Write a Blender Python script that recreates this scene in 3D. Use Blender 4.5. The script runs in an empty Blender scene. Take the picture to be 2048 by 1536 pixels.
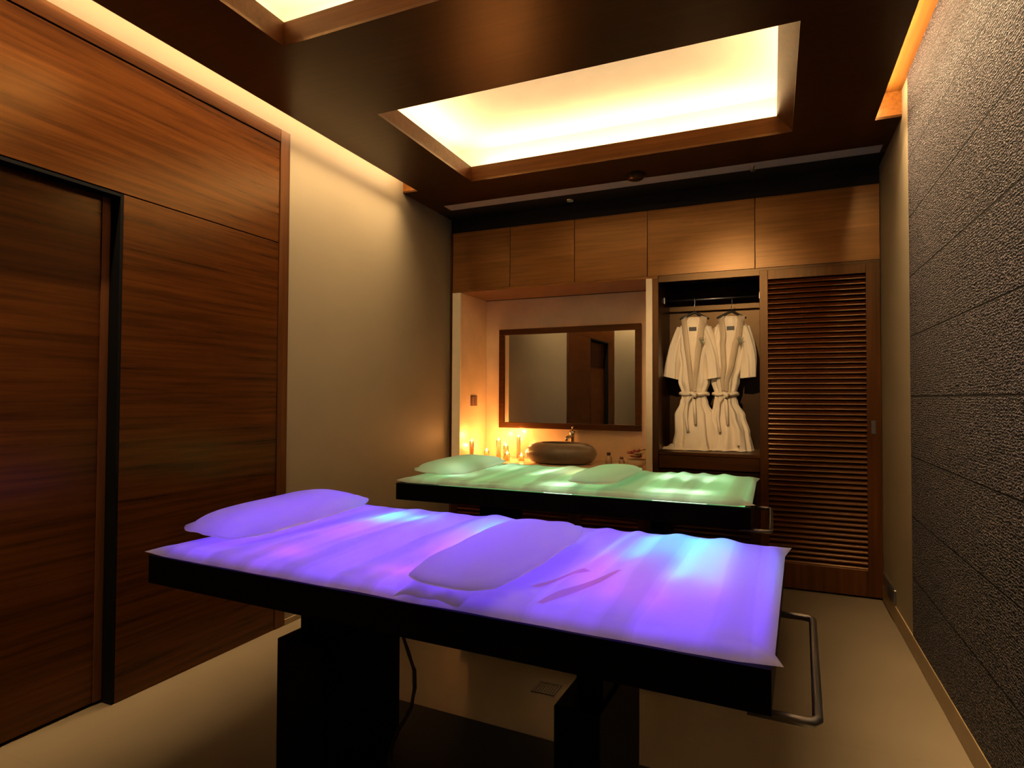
import bpy, bmesh, math, random
from mathutils import Vector, Matrix, noise
random.seed(7)
S = bpy.context.scene
C = S.collection
PI = math.pi
# ------------------------------------------------------------------ camera
cam_d = bpy.data.cameras.new('camera'); cam = bpy.data.objects.new('camera', cam_d); C.objects.link(cam)
F = 1201.3
cam_d.sensor_fit = 'HORIZONTAL'; cam_d.sensor_width = 36.0; cam_d.lens = 36.0 * F / 2048
cam_d.clip_start = .02
yaw, pitch, roll = .40854636, .02254896, .00449299
fw = Vector((-math.sin(yaw)*math.cos(pitch), math.cos(yaw)*math.cos(pitch), math.sin(pitch)))
r0 = Vector((math.cos(yaw), math.sin(yaw), 0)); u0 = r0.cross(fw)
rr = r0*math.cos(roll) + u0*math.sin(roll); uu = -r0*math.sin(roll) + u0*math.cos(roll)
cam.matrix_world = Matrix(((rr.x, uu.x, -fw.x, 0), (rr.y, uu.y, -fw.y, 0), (rr.z, uu.z, -fw.z, 1.2), (0, 0, 0, 1)))
S.camera = cam
# ------------------------------------------------------------------ world, exposure
w = bpy.data.worlds.new('world'); S.world = w; w.use_nodes = True
w.node_tree.nodes['Background'].inputs[0].default_value = (0.9, .75, .6, 1)
w.node_tree.nodes['Background'].inputs[1].default_value = 0.0
S.view_settings.view_transform = 'Standard'; S.view_settings.look = 'None'
S.view_settings.exposure = 0.0; S.view_settings.gamma = 1.0
# light strengths
POCKET = 56.0      # cove tubes in the two ceiling pockets
SLOT_L = 70.0      # cove tube of the left slot
SLOT_R = 130.0
STRIP_L = 66.0     # directed strip lights in the slots (W)
STRIP_R = 90.0
WARM = (1.0, .67, .32)
WARM_S = (1.0, .71, .38)

# ------------------------------------------------------------------ helpers
def M_new(name):
    m = bpy.data.materials.new(name); m.use_nodes = True
    nt = m.node_tree; b = nt.nodes['Principled BSDF']
    return m, nt, b
def plain(name, col, rough=.5, metal=0, spec=.5, var=.06, scale=20, bump=0, bscale=60):
    m, nt, b = M_new(name)
    tc = nt.nodes.new('ShaderNodeTexCoord')
    n = nt.nodes.new('ShaderNodeTexNoise'); n.inputs['Scale'].default_value = scale; n.inputs['Detail'].default_value = 4
    nt.links.new(tc.outputs['Object'], n.inputs['Vector'])
    cr = nt.nodes.new('ShaderNodeValToRGB')
    cr.color_ramp.elements[0].color = (*[c*(1-var) for c in col], 1); cr.color_ramp.elements[1].color = (*[min(1, c*(1+var)) for c in col], 1)
    cr.color_ramp.elements[0].position = .3; cr.color_ramp.elements[1].position = .7
    nt.links.new(n.outputs['Fac'], cr.inputs['Fac']); nt.links.new(cr.outputs['Color'], b.inputs['Base Color'])
    b.inputs['Roughness'].default_value = rough; b.inputs['Metallic'].default_value = metal
    b.inputs['Specular IOR Level'].default_value = spec
    if bump:
        n2 = nt.nodes.new('ShaderNodeTexNoise'); n2.inputs['Scale'].default_value = bscale
        nt.links.new(tc.outputs['Object'], n2.inputs['Vector'])
        bp = nt.nodes.new('ShaderNodeBump'); bp.inputs['Strength'].default_value = bump; bp.inputs['Distance'].default_value = .01
        nt.links.new(n2.outputs['Fac'], bp.inputs['Height']); nt.links.new(bp.outputs['Normal'], b.inputs['Normal'])
    return m
def wood(name, axis, dark, light, rough=.34, spec=.5, grain=1.0):
    m, nt, b = M_new(name)
    tc = nt.nodes.new('ShaderNodeTexCoord')
    mp = nt.nodes.new('ShaderNodeMapping')
    sc = [26*grain]*3; sc[axis] = .9*grain
    mp.inputs['Scale'].default_value = sc
    nt.links.new(tc.outputs['Object'], mp.inputs['Vector'])
    n = nt.nodes.new('ShaderNodeTexNoise'); n.inputs['Scale'].default_value = 1.6; n.inputs['Detail'].default_value = 8
    n.inputs['Roughness'].default_value = .62; n.inputs['Distortion'].default_value = .25
    nt.links.new(mp.outputs['Vector'], n.inputs['Vector'])
    cr = nt.nodes.new('ShaderNodeValToRGB'); e = cr.color_ramp.elements
    e[0].position = .28; e[0].color = (*dark, 1); e[1].position = .72; e[1].color = (*light, 1)
    nt.links.new(n.outputs['Fac'], cr.inputs['Fac'])
    mp2 = nt.nodes.new('ShaderNodeMapping'); s2 = [5.]*3; s2[axis] = .5; mp2.inputs['Scale'].default_value = s2
    nt.links.new(tc.outputs['Object'], mp2.inputs['Vector'])
    n2 = nt.nodes.new('ShaderNodeTexNoise'); n2.inputs['Scale'].default_value = 1.0; n2.inputs['Detail'].default_value = 3
    nt.links.new(mp2.outputs['Vector'], n2.inputs['Vector'])
    mx = nt.nodes.new('ShaderNodeMixRGB'); mx.blend_type = 'OVERLAY'; mx.inputs[0].default_value = .35
    nt.links.new(cr.outputs['Color'], mx.inputs[1]); nt.links.new(n2.outputs['Fac'], mx.inputs[2])
    nt.links.new(mx.outputs['Color'], b.inputs['Base Color'])
    b.inputs['Roughness'].default_value = rough; b.inputs['Specular IOR Level'].default_value = spec
    b.inputs['Specular Tint'].default_value = (1, .62, .30, 1)
    bp = nt.nodes.new('ShaderNodeBump'); bp.inputs['Strength'].default_value = .03; bp.inputs['Distance'].default_value = .002
    nt.links.new(n.outputs['Fac'], bp.inputs['Height']); nt.links.new(bp.outputs['Normal'], b.inputs['Normal'])
    return m
def emis(name, col, s):
    m = bpy.data.materials.new(name); m.use_nodes = True; nt = m.node_tree
    nt.nodes.clear(); o = nt.nodes.new('ShaderNodeOutputMaterial'); e = nt.nodes.new('ShaderNodeEmission')
    e.inputs[0].default_value = (*col, 1); e.inputs[1].default_value = s
    nt.links.new(e.outputs[0], o.inputs[0]); return m

def box(bm, x0, x1, y0, y1, z0, z1):
    vs = [bm.verts.new((x, y, z)) for z in (z0, z1) for y in (y0, y1) for x in (x0, x1)]
    for f in ((0,2,3,1),(4,5,7,6),(0,1,5,4),(2,6,7,3),(0,4,6,2),(1,3,7,5)):
        bm.faces.new([vs[i] for i in f])
    return vs
def BX(*bs):
    bm = bmesh.new()
    for b in bs: box(bm, *b)
    return bm
def bev(bm, w=.003, seg=2):
    bmesh.ops.bevel(bm, geom=[e for e in bm.edges], offset=w, segments=seg, affect='EDGES', profile=.5, clamp_overlap=True)
    return bm
def tube(bm, pts, r, n=10, cap=True):
    pts = [Vector(p) for p in pts]; rings = []
    for i, p in enumerate(pts):
        a = pts[max(0, i-1)]; b = pts[min(len(pts)-1, i+1)]; t = (b-a).normalized()
        up = Vector((0,0,1)) if abs(t.z) < .95 else Vector((0,1,0))
        s = t.cross(up).normalized(); q = s.cross(t)
        ri = r[i] if isinstance(r, (list, tuple)) else r
        rings.append([bm.verts.new(p + (s*math.cos(2*PI*k/n) + q*math.sin(2*PI*k/n))*ri) for k in range(n)])
    for a, b in zip(rings, rings[1:]):
        for k in range(n): bm.faces.new((a[k], a[(k+1)%n], b[(k+1)%n], b[k]))
    if cap: bm.faces.new(rings[0][::-1]); bm.faces.new(rings[-1])
    return bm
def lathe(bm, prof, c=(0,0,0), n=28, sx=1, sy=1):
    rings = []
    for r, z in prof:
        if r < 1e-5: rings.append([bm.verts.new((c[0], c[1], c[2]+z))])
        else: rings.append([bm.verts.new((c[0]+r*sx*math.cos(2*PI*k/n), c[1]+r*sy*math.sin(2*PI*k/n), c[2]+z)) for k in range(n)])
    for a, b in zip(rings, rings[1:]):
        for k in range(n):
            k2 = (k+1) % n
            if len(a) == 1 and len(b) == 1: continue
            if len(a) == 1: bm.faces.new((a[0], b[k2], b[k]))
            elif len(b) == 1: bm.faces.new((a[k], a[k2], b[0]))
            else: bm.faces.new((a[k], a[k2], b[k2], b[k]))
    return bm
def grid(bm, fn, nu, nv, closed_u=False):
    vs = [[bm.verts.new(fn(i/(nu if closed_u else nu-1), j/(nv-1))) for i in range(nu)] for j in range(nv)]
    for j in range(nv-1):
        for i in range(nu if closed_u else nu-1):
            i2 = (i+1) % nu
            bm.faces.new((vs[j][i], vs[j][i2], vs[j+1][i2], vs[j+1][i]))
    return vs
def wpos(o):
    return MW[o.name] if o.name in MW else Matrix.Identity(4)
MW = {}
def obj(name, bm, mat, parent=None, smooth=False, local=False, origin=None, label=None):
    """link bm as one mesh; coordinates are world coordinates unless local=True (then they are the parent's)"""
    me = bpy.data.meshes.new(name)
    bmesh.ops.recalc_face_normals(bm, faces=bm.faces[:])
    W = MW[parent.name] if parent else Matrix.Identity(4)
    if not local and parent: bm.transform(W.inverted())
    off = Vector((0,0,0))
    if origin is not None:
        off = Vector(origin) if not parent or local else W.inverted() @ Vector(origin)
        bm.transform(Matrix.Translation(-off))
    bm.to_mesh(me); bm.free()
    if isinstance(mat, (list, tuple)):
        for m in mat: me.materials.append(m)
    else: me.materials.append(mat)
    if smooth:
        for p in me.polygons: p.use_smooth = True
    o = bpy.data.objects.new(name, me); C.objects.link(o)
    o.location = off
    if parent: o.parent = parent
    MW[o.name] = W @ Matrix.Translation(off)
    if label: o['label'] = label
    return o
def tag(o, label, cat, group=None, kind=None):
    o['label'] = label; o['category'] = cat
    if group: o['group'] = group
    if kind: o['kind'] = kind
    return o
def thing(name, loc, label, cat, rz=0, group=None):
    o = bpy.data.objects.new(name, None); C.objects.link(o); o.empty_display_size = .05
    o.location = loc; o.rotation_euler = (0, 0, rz)
    MW[o.name] = Matrix.Translation(loc) @ Matrix.Rotation(rz, 4, 'Z')
    return tag(o, label, cat, group)
def struct(name, bm, mat, parent=None, smooth=False):
    o = obj(name, bm, mat, parent, smooth)
    if not parent: o['kind'] = 'structure'
    return o
def auto(o, ang=40):
    for p in o.data.polygons: p.use_smooth = True
    o.data.set_sharp_from_angle(angle=math.radians(ang))
    return o

# ------------------------------------------------------------------ materials
D1, L1 = (.018, .0045, .0008), (.068, .020, .003)
W_Y = wood('lacquered wood along y', 1, D1, L1, rough=.24, spec=.5)
W_X = wood('lacquered wood along x', 0, D1, L1, rough=.38)
W_Z = wood('lacquered wood along z', 2, D1, L1, rough=.38)
W_ceil = wood('ceiling veneer', 0, (.013, .0035, .0008), (.038, .011, .002), rough=.30, spec=.4)
W_lip = wood('pocket lip veneer', 0, (.020, .0055, .001), (.055, .017, .003), rough=.45, spec=.15)
W_slot = wood('slot lining veneer', 1, (.10, .034, .006), (.22, .085, .015), rough=.4)
W_cab = wood('cabinet veneer', 0, (.115, .045, .011), (.235, .100, .026), rough=.30)
W_dark = wood('dark cabinet wood', 0, (.008, .0025, .001), (.02, .006, .002), rough=.35)
W_slat = wood('louvre wood', 0, (.026, .006, .0013), (.058, .014, .003), rough=.28)
black = plain('matte black', (.002, .002, .0022), .6, spec=.08)
dark_fabric = plain('dark shadow board', (.012, .009, .008), .7, spec=.2)
beige = plain('beige wall panel', (.195, .155, .098), .55, var=.03, scale=3, spec=.3)
niche_m = plain('polished cream marble', (.80, .60, .38), .2, var=.08, scale=5)
cream = plain('cream edge trim', (.80, .66, .44), .4, var=.03)
plaster = plain('cove plaster', (.82, .76, .66), .8, var=.05, scale=4, spec=.2)
grey_plaster = plain('grey recess plaster', (.32, .31, .34), .8, var=.03, spec=.2)
chrome = plain('chrome', (.75, .73, .70), .18, 1.0, var=.02)
steel = plain('brushed steel', (.24, .23, .22), .34, 1.0, var=.05)
skirt = plain('stone skirting', (.20, .135, .065), .4, var=.08, scale=12)
mirror_m = plain('mirror glass', (.80, .80, .76), .015, 1.0, var=.0)
ceramic = plain('stone grey ceramic', (.20, .155, .11), .3, var=.06, scale=25)
white_pl = plain('white plastic', (.75, .72, .66), .4)
rubber = plain('black rubber', (.015, .014, .014), .5)
tube_p = emis('cove tube pocket', WARM, POCKET)
tube_l = emis('cove tube left', WARM_S, SLOT_L)
tube_r = emis('cove tube right', WARM_S, SLOT_R)

def floor_mat():
    m, nt, b = M_new('beige stone floor')
    tc = nt.nodes.new('ShaderNodeTexCoord')
    n = nt.nodes.new('ShaderNodeTexNoise'); n.inputs['Scale'].default_value = 2.2; n.inputs['Detail'].default_value = 6
    nt.links.new(tc.outputs['Object'], n.inputs['Vector'])
    cr = nt.nodes.new('ShaderNodeValToRGB'); e = cr.color_ramp.elements
    e[0].position = .3; e[0].color = (.078, .056, .031, 1); e[1].position = .75; e[1].color = (.098, .072, .042, 1)
    nt.links.new(n.outputs['Fac'], cr.inputs['Fac'])
    br = nt.nodes.new('ShaderNodeTexBrick'); br.offset = 0; br.inputs['Scale'].default_value = 1
    br.inputs['Brick Width'].default_value = .6; br.inputs['Row Height'].default_value = .6
    br.inputs['Mortar Size'].default_value = .0012; br.inputs['Mortar Smooth'].default_value = .6
    nt.links.new(tc.outputs['Object'], br.inputs['Vector'])
    mx = nt.nodes.new('ShaderNodeMixRGB'); mx.inputs[2].default_value = (.065, .046, .027, 1)
    nt.links.new(br.outputs['Fac'], mx.inputs[0]); nt.links.new(cr.outputs['Color'], mx.inputs[1])
    nt.links.new(mx.outputs['Color'], b.inputs['Base Color'])
    b.inputs['Roughness'].default_value = .42; b.inputs['Specular IOR Level'].default_value = .4
    return m
def stone_mat():
    m, nt, b = M_new('chiselled dark stone cladding')
    tc = nt.nodes.new('ShaderNodeTexCoord')
    # worm-like combed chisel marks: distorted wave bands broken up by noise
    mp = nt.nodes.new('ShaderNodeMapping'); mp.inputs['Scale'].default_value = (1, 1, 1)
    nt.links.new(tc.outputs['Object'], mp.inputs['Vector'])
    w1 = nt.nodes.new('ShaderNodeTexWave'); w1.bands_direction = 'Z'; w1.inputs['Scale'].default_value = 33
    w1.inputs['Distortion'].default_value = 9; w1.inputs['Detail'].default_value = 3; w1.inputs['Detail Scale'].default_value = 2.2
    nt.links.new(mp.outputs['Vector'], w1.inputs['Vector'])
    mp3 = nt.nodes.new('ShaderNodeMapping'); mp3.inputs['Scale'].default_value = (1, .45, 1)
    nt.links.new(tc.outputs['Object'], mp3.inputs['Vector'])
    n = nt.nodes.new('ShaderNodeTexNoise'); n.inputs['Scale'].default_value = 135; n.inputs['Detail'].default_value = 2
    nt.links.new(mp3.outputs['Vector'], n.inputs['Vector'])
    mul = nt.nodes.new('ShaderNodeMath'); mul.operation = 'MULTIPLY'
    nt.links.new(w1.outputs['Fac'], mul.inputs[0]); nt.links.new(n.outputs['Fac'], mul.inputs[1])
    # joints every .282 m of height
    sep = nt.nodes.new('ShaderNodeSeparateXYZ'); nt.links.new(tc.outputs['Object'], sep.inputs[0])
    add = nt.nodes.new('ShaderNodeMath'); add.operation = 'ADD'; add.inputs[1].default_value = -1.213 + .282*20 + .141
    nt.links.new(sep.outputs['Z'], add.inputs[0])
    mod = nt.nodes.new('ShaderNodeMath'); mod.operation = 'MODULO'; mod.inputs[1].default_value = .282
    nt.links.new(add.outputs[0], mod.inputs[0])
    sb = nt.nodes.new('ShaderNodeMath'); sb.operation = 'SUBTRACT'; sb.inputs[1].default_value = .141
    nt.links.new(mod.outputs[0], sb.inputs[0])
    ab = nt.nodes.new('ShaderNodeMath'); ab.operation = 'ABSOLUTE'; nt.links.new(sb.outputs[0], ab.inputs[0])
    jt = nt.nodes.new('ShaderNodeMapRange'); jt.inputs['From Min'].default_value = .0012; jt.inputs['From Max'].default_value = .0045
    nt.links.new(ab.outputs[0], jt.inputs['Value'])
    hm = nt.nodes.new('ShaderNodeMath'); hm.operation = 'MULTIPLY'
    nt.links.new(mul.outputs[0], hm.inputs[0]); nt.links.new(jt.outputs[0], hm.inputs[1])
    cr = nt.nodes.new('ShaderNodeValToRGB'); e = cr.color_ramp.elements
    e[0].position = .13; e[0].color = (.0022, .0017, .0018, 1)
    e[1].position = .50; e[1].color = (.135, .108, .115, 1)
    k = e.new(.30); k.color = (.011, .0085, .0088, 1)
    nt.links.new(hm.outputs[0], cr.inputs['Fac']); nt.links.new(cr.outputs['Color'], b.inputs['Base Color'])
    b.inputs['Roughness'].default_value = .7; b.inputs['Specular IOR Level'].default_value = .15
    bp = nt.nodes.new('ShaderNodeBump'); bp.inputs['Strength'].default_value = 1.0; bp.inputs['Distance'].default_value = .008
    nt.links.new(hm.outputs[0], bp.inputs['Height']); nt.links.new(bp.outputs['Normal'], b.inputs['Normal'])
    return m
floor_m = floor_mat(); stone_m = stone_mat()
def cloth(name, col, trans, bump=.15, bs=260):
    m = bpy.data.materials.new(name); m.use_nodes = True; nt = m.node_tree; nt.nodes.clear()
    o = nt.nodes.new('ShaderNodeOutputMaterial'); d = nt.nodes.new('ShaderNodeBsdfDiffuse'); t = nt.nodes.new('ShaderNodeBsdfTranslucent')
    mx = nt.nodes.new('ShaderNodeMixShader'); mx.inputs[0].default_value = trans
    tc = nt.nodes.new('ShaderNodeTexCoord'); n = nt.nodes.new('ShaderNodeTexNoise'); n.inputs['Scale'].default_value = bs
    nt.links.new(tc.outputs['Object'], n.inputs['Vector'])
    bp = nt.nodes.new('ShaderNodeBump'); bp.inputs['Strength'].default_value = bump; bp.inputs['Distance'].default_value = .002
    nt.links.new(n.outputs['Fac'], bp.inputs['Height']); nt.links.new(bp.outputs['Normal'], d.inputs['Normal'])
    for q in (d, t): q.inputs['Color'].default_value = (*col, 1)
    nt.links.new(d.outputs[0], mx.inputs[1]); nt.links.new(t.outputs[0], mx.inputs[2]); nt.links.new(mx.outputs[0], o.inputs[0])
    return m
sheet_m = cloth('white translucent sheet', (.86, .86, .86), .55)
def banded(m, k):
    nt = m.node_tree; t = [n for n in nt.nodes if n.type == 'BSDF_TRANSLUCENT'][0]
    tc = nt.nodes.new('ShaderNodeTexCoord'); mp = nt.nodes.new('ShaderNodeMapping')
    mp.inputs['Scale'].default_value = (8.5, .35, 0); mp.inputs['Rotation'].default_value = (0, 0, math.radians(4))
    nt.links.new(tc.outputs['Object'], mp.inputs['Vector'])
    n = nt.nodes.new('ShaderNodeTexNoise'); n.inputs['Scale'].default_value = 1.0; n.inputs['Detail'].default_value = 1.0
    nt.links.new(mp.outputs['Vector'], n.inputs['Vector'])
    cr = nt.nodes.new('ShaderNodeValToRGB'); cr.color_ramp.interpolation = 'EASE'; e = cr.color_ramp.elements
    e[0].position = .42; e[0].color = (k, k, k*1.03, 1); e[1].position = .53; e[1].color = (.94, .94, .94, 1)
    a = e.new(.445); a.color = (k*1.22, k*1.22, k*1.22, 1); b = e.new(.50); b.color = (.76, .76, .78, 1)
    nt.links.new(n.outputs['Fac'], cr.inputs['Fac']); nt.links.new(cr.outputs['Color'], t.inputs['Color'])
banded(sheet_m, .52)
pad_m = cloth('white pillow cover', (.97, .97, .97), .85)
robe_m = cloth('cream waffle cotton', (.84, .72, .54), .08, .5, 160)

# ------------------------------------------------------------------ room shell
XL, XR, YC, YB, YF, ZC = -2.355, .605, 4.19, 4.70, -1.35, 2.62
ZT = 2.96
struct('floor', BX((XL-.15, XR+.12, YF-.1, YB+.1, -.1, 0)), floor_m)
# left wall: wood panelled bay with a sliding door, then a beige bay
wl = struct('wall_left', BX((XL-.12, XL, 2.442, YB+.1, 0, ZT), (XL-.12, XL, YF-.1, .45, 0, ZT), (XL-.12, XL, .45, 2.442, 2.60, ZT)), beige)
DY0, DY1, DZ = .74, 1.558, 2.0
wp = struct('trim_1', bev(BX((XL-.06, XL, DY1, 2.372, 0, DZ-.002), (XL-.06, XL, .52, 2.372, DZ+.002, 2.528), (XL-.06, XL, .52, DY0, 0, DZ-.002)), .0015, 1), W_Y)
wp['label'] = 'horizontal grained wood wall panelling around the sliding door'
tf = struct('trim_2', bev(BX((XL-.06, XL+.004, 2.376, 2.442, 0, 2.60)), .0015, 1), W_Z)
tf2 = struct('trim_3', bev(BX((XL-.06, XL+.004, .45, 2.374, 2.532, 2.60)), .0015, 1), W_Y)
tf3 = struct('trim_4', bev(BX((XL-.06, XL+.004, .45, .516, 0, 2.531)), .0015, 1), W_Z)
struct('trim_5', BX((XL-.12, XL-.101, .45, 2.44, 0, 2.59)), dark_fabric)
dr = struct('door_1', bev(BX((XL-.1, XL-.064, DY0+.001, DY1-.001, .012, DZ-.003)), .001, 1), W_Y)
# dark jamb lining
struct('door_jamb', BX((XL-.058, XL-.001, DY1-.012, DY1-.0005, .001, DZ-.002), (XL-.058, XL-.001, DY0+.0005, DY1-.0125, DZ-.014, DZ-.002), (XL-.058, XL-.001, DY0+.0005, DY0+.012, .001, DZ-.015)), black, dr)
bm = BX((XL-.0615, XL-.058, DY1-.045, DY1-.014, .013, DZ-.016))
struct('edge_strip', bm, wood('dark stile', 2, (.05, .018, .006), (.10, .035, .012)), dr)
# right wall: beige plaster end + stone cladding
wr = struct('wall_right', BX((XR, XR+.12, YF-.1, YB+.1, 0, ZT)), beige)
struct('stone_cladding', BX((XR-.004, XR+.0, YF, 3.355, .094, 2.80)), stone_m, wr)
struct('baseboard_right', bev(BX((XR-.006, XR, YF, 4.185, 0, .092)), .002, 1), skirt)
struct('wall_back', BX((XL-.12, XR+.12, YB, YB+.12, 0, ZT)), dark_fabric)
struct('wall_front', BX((XL-.12, XR+.12, YF-.12, YF, 0, ZT)), beige)
struct('baseboard_left', bev(BX((XL, XL+.006, 2.444, 4.185, 0, .03)), .001, 1), skirt)

# ceiling: dropped veneer slab with two light pockets and two wall slots, plaster voids above
ce = struct('ceiling', BX(
    (XL, XR, YF, YB, ZT, ZT+.08)), plaster)
P = [(-1.812, .105, 2.47, 3.495), (-1.858, .105, .815, 1.838)]
E0, E1 = -2.235, .488          # slab edges at the slots
SY0, SY1 = -1.2, 3.512
T = .012                        # slab thickness
slab = [(E0, P[0][0], SY0, SY1, ZC, ZC+T), (P[0][1], E1, SY0, SY1, ZC, ZC+T),
        (P[0][0], P[0][1], P[0][3], SY1, ZC, ZC+T), (P[0][0], P[0][1], P[1][3], P[0][2], ZC, ZC+T),
        (P[0][0], P[0][1], SY0, P[1][2], ZC, ZC+T),
        (XL, XR, SY1, 3.865, ZC, ZC+T), (XL, XR, YF, SY0, ZC, ZC+T)]
struct('veneer_panel', BX(*slab), W_ceil, ce)
# slim dark fix: second pocket starts a bit further left
lips = []
for (x0, x1, y0, y1) in [(P[0][0], P[0][1], P[0][2], P[0][3]), (P[0][0], P[0][1], P[1][2], P[1][3])]:
    z1 = 2.72; t = .016
    bm = BX((x0-t, x0, y0-t, y1+t, ZC+T, z1), (x0, x1, y0-t, y0, ZC+T, z1), (x0, x1, y1, y1+t, ZC+T, z1))
    v = [bm.verts.new(p) for y in (y0-t, y1+t) for p in ((x1, y, ZC+T), (x1+t, y, ZC+T), (x1-.055, y, z1), (x1-.075, y, z1))]
    for f in ((0,3,2,1),(4,5,6,7),(0,1,5,4),(1,2,6,5),(2,3,7,6),(3,0,4,7)): bm.faces.new([v[i] for i in f])
    struct('pocket_frame', bm, W_lip, ce)
    g = .17
    X0, X1, Y0, Y1, Z0, Z1 = x0-g, x1+g, y0-g, y1+g, z1-.016, 2.90
    bm = BX((X0-.01, X0, Y0, Y1, Z0, Z1), (X1, X1+.01, Y0, Y1, Z0, Z1), (X0, X1, Y0-.01, Y0, Z0, Z1), (X0, X1, Y1, Y1+.01, Z0, Z1), (X0-.01, X1+.01, Y0-.01, Y1+.01, Z1, Z1+.01),
            (X0, x0-t, Y0, Y1, Z0-.004, Z0), (x1-.056, X1, Y0, Y1, Z0-.004, Z0), (x0-t, x1+t, Y0, y0-t, Z0-.004, Z0), (x0-t, x1+t, y1+t, Y1, Z0-.004, Z0))
    struct('pocket_vault', bm, plaster, ce)
# slots: wood lined troughs open downwards at the wall
ZS = 2.752
struct('slot_lining', BX((XL, E0+.055, SY0, SY1, ZS, ZS+.01), (E0+.045, E0+.055, SY0, SY1, ZC+T, ZS), (XL, E0+.055, SY1, SY1+.01, ZC+T, ZS+.01), (XL, E0+.055, SY0-.01, SY0, ZC+T, ZS+.01)), W_slot, ce)
struct('slot_lining', BX((E1-.055, XR, SY0, SY1, ZS, ZS+.01), (E1-.055, E1-.045, SY0, SY1, ZC+T, ZS), (E1-.055, XR, SY1, SY1+.01, ZC+T, ZS+.01), (E1-.055, XR, SY0-.01, SY0, ZC+T, ZS+.01)), W_slot, ce)
# grey recess strip and dark soffit over the cabinets
struct('recess_board', BX((XL, XR, 3.865, 3.985, ZC+.0008, ZC+.012)), grey_plaster, ce)
struct('soffit_board', BX((XL, XL+.12, 3.865, 3.985, ZC, ZC+.0006), (XR-.03, XR, 3.865, 3.985, ZC, ZC+.0006)), W_ceil, ce)
struct('dark_soffit', BX((XL, XR, 3.985, YB, ZC, ZC+.034)), dark_fabric, ce)

# cove tubes
def cove(name, pts, r, mat, label, grp):
    o = obj(name, tube(bmesh.new(), pts, r, 8), mat, origin=pts[0]); return tag(o, label, 'light', grp)
for pi, (x0, x1, y0, y1, s) in enumerate([(P[0][0], P[0][1], P[0][2], P[0][3], 'far'), (P[0][0], P[0][1], P[1][2], P[1][3], 'near')]):
    g = .085; z = 2.722; L = {'far': 'the ceiling pocket in front of the cabinets', 'near': 'the ceiling pocket cut off by the photo edge'}[s]
    cove('light_tube', [(x0+.02, y1+g, z), (x1-.02, y1+g, z)], .011, tube_p, 'tube on the cabinet side of ' + L, 'cove light tubes')
    cove('light_tube', [(x0+.02, y0-g, z), (x1-.02, y0-g, z)], .011, tube_p, 'tube on the viewer side of ' + L, 'cove light tubes')
    cove('light_tube', [(x0-g, y0+.02, z), (x0-g, y1-.02, z)], .011, tube_p, 'tube on the left side of ' + L, 'cove light tubes')
    cove('light_tube', [(x1+g-.055, y0+.02, z), (x1+g, y1-.02, z)], .011, tube_p, 'tube on the right side of ' + L, 'cove light tubes')
cove('light_tube', [(E0-.006, SY0+.04, 2.700), (E0-.006, SY1-.05, 2.700)], .010, tube_l, 'warm tube in the ceiling slot along the wood and beige wall', 'cove light tubes')
cove('light_tube', [(E1+.007, SY0+.04, 2.700), (E1+.007, SY1-.05, 2.700)], .010, tube_r, 'warm tube in the ceiling slot along the dark stone wall', 'cove light tubes')

def strip(tb, x, y0, y1, z, wd, P, sp):
    ld = bpy.data.lights.new('led_strip_light', 'AREA'); ld.shape = 'RECTANGLE'; ld.size = wd; ld.size_y = y1-y0
    ld.energy = P; ld.color = WARM_S; ld.spread = math.radians(sp)
    lo = bpy.data.objects.new('led_strip_light', ld); C.objects.link(lo); lo.parent = tb
    lo.location = Vector((x, (y0+y1)/2, z)) - tb.location
SL = [o for o in C.objects if o.name.startswith('light_tube')]
strip(SL[-2], E0-.004, SY0+.05, SY1-.05, 2.688, .016, STRIP_L, 75)
strip(SL[-1], E1+.004, SY0+.05, SY1-.05, 2.688, .016, STRIP_R, 75)

# adjustable spotlight inside the near pocket, aimed at the open closet
sx, sy, sz = -.42, .875, 2.706
t = thing('spotlight', (sx, sy, sz+.06), 'small adjustable spotlight inside the near ceiling pocket, aimed at the closet', 'light')
aim = (Vector((-.20, 4.3, 1.52)) - Vector((sx, sy, sz))).normalized()
obj('housing', tube(bmesh.new(), [Vector((sx, sy, sz)) - aim*.02, Vector((sx, sy, sz)) - aim*.07], [.022, .018], 16), black, t, True)
obj('mounting_stem', tube(bmesh.new(), [Vector((sx, sy, sz)) - aim*.05, (sx, sy-.045, 2.899)], .004, 8), steel, t, True)
ld_ = bpy.data.lights.new('spot_lamp', 'SPOT'); ld_.energy = 300; ld_.color = (1, .69, .38); ld_.spot_size = math.radians(27); ld_.spot_blend = .85; ld_.shadow_soft_size = .02
lo_ = bpy.data.objects.new('spot_lamp', ld_); C.objects.link(lo_); lo_.parent = t
lo_.matrix_local = Matrix.Translation(Vector((sx, sy, sz)) - Vector(t.location)) @ aim.to_track_quat('-Z', 'Y').to_matrix().to_4x4()

# small ceiling fittings
def disc_fit(name, x, y, z, r, label, cat, mat, mat2, grp=None):
    t = thing(name, (x, y, z), label, cat, group=grp)
    obj('housing', lathe(bmesh.new(), [(0, 0), (r, 0), (r, -.006), (r*.72, -.008)], (x, y, z)), mat, t, True)
    obj('lens', lathe(bmesh.new(), [(r*.72, -.008), (r*.6, -.004), (0, -.004)], (x, y, z)), mat2, t, True)
    return t
disc_fit('ceiling_downlight', -1.324, 4.093, ZC, .034, 'small recessed downlight in the dark band above the wall cabinets', 'light', chrome, plain('frosted lamp glass', (.6, .6, .6), .3))
disc_fit('ceiling_downlight', -1.52, 4.40, 2.043, .040, 'small dark downlight under the cabinet above the wash basin', 'light', rubber, plain('dark lamp glass', (.03, .025, .02), .2))
t = thing('smoke_detector', (-.79, 3.79, ZC), 'low round smoke detector on the ceiling edge before the grey strip', 'smoke detector')
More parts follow.
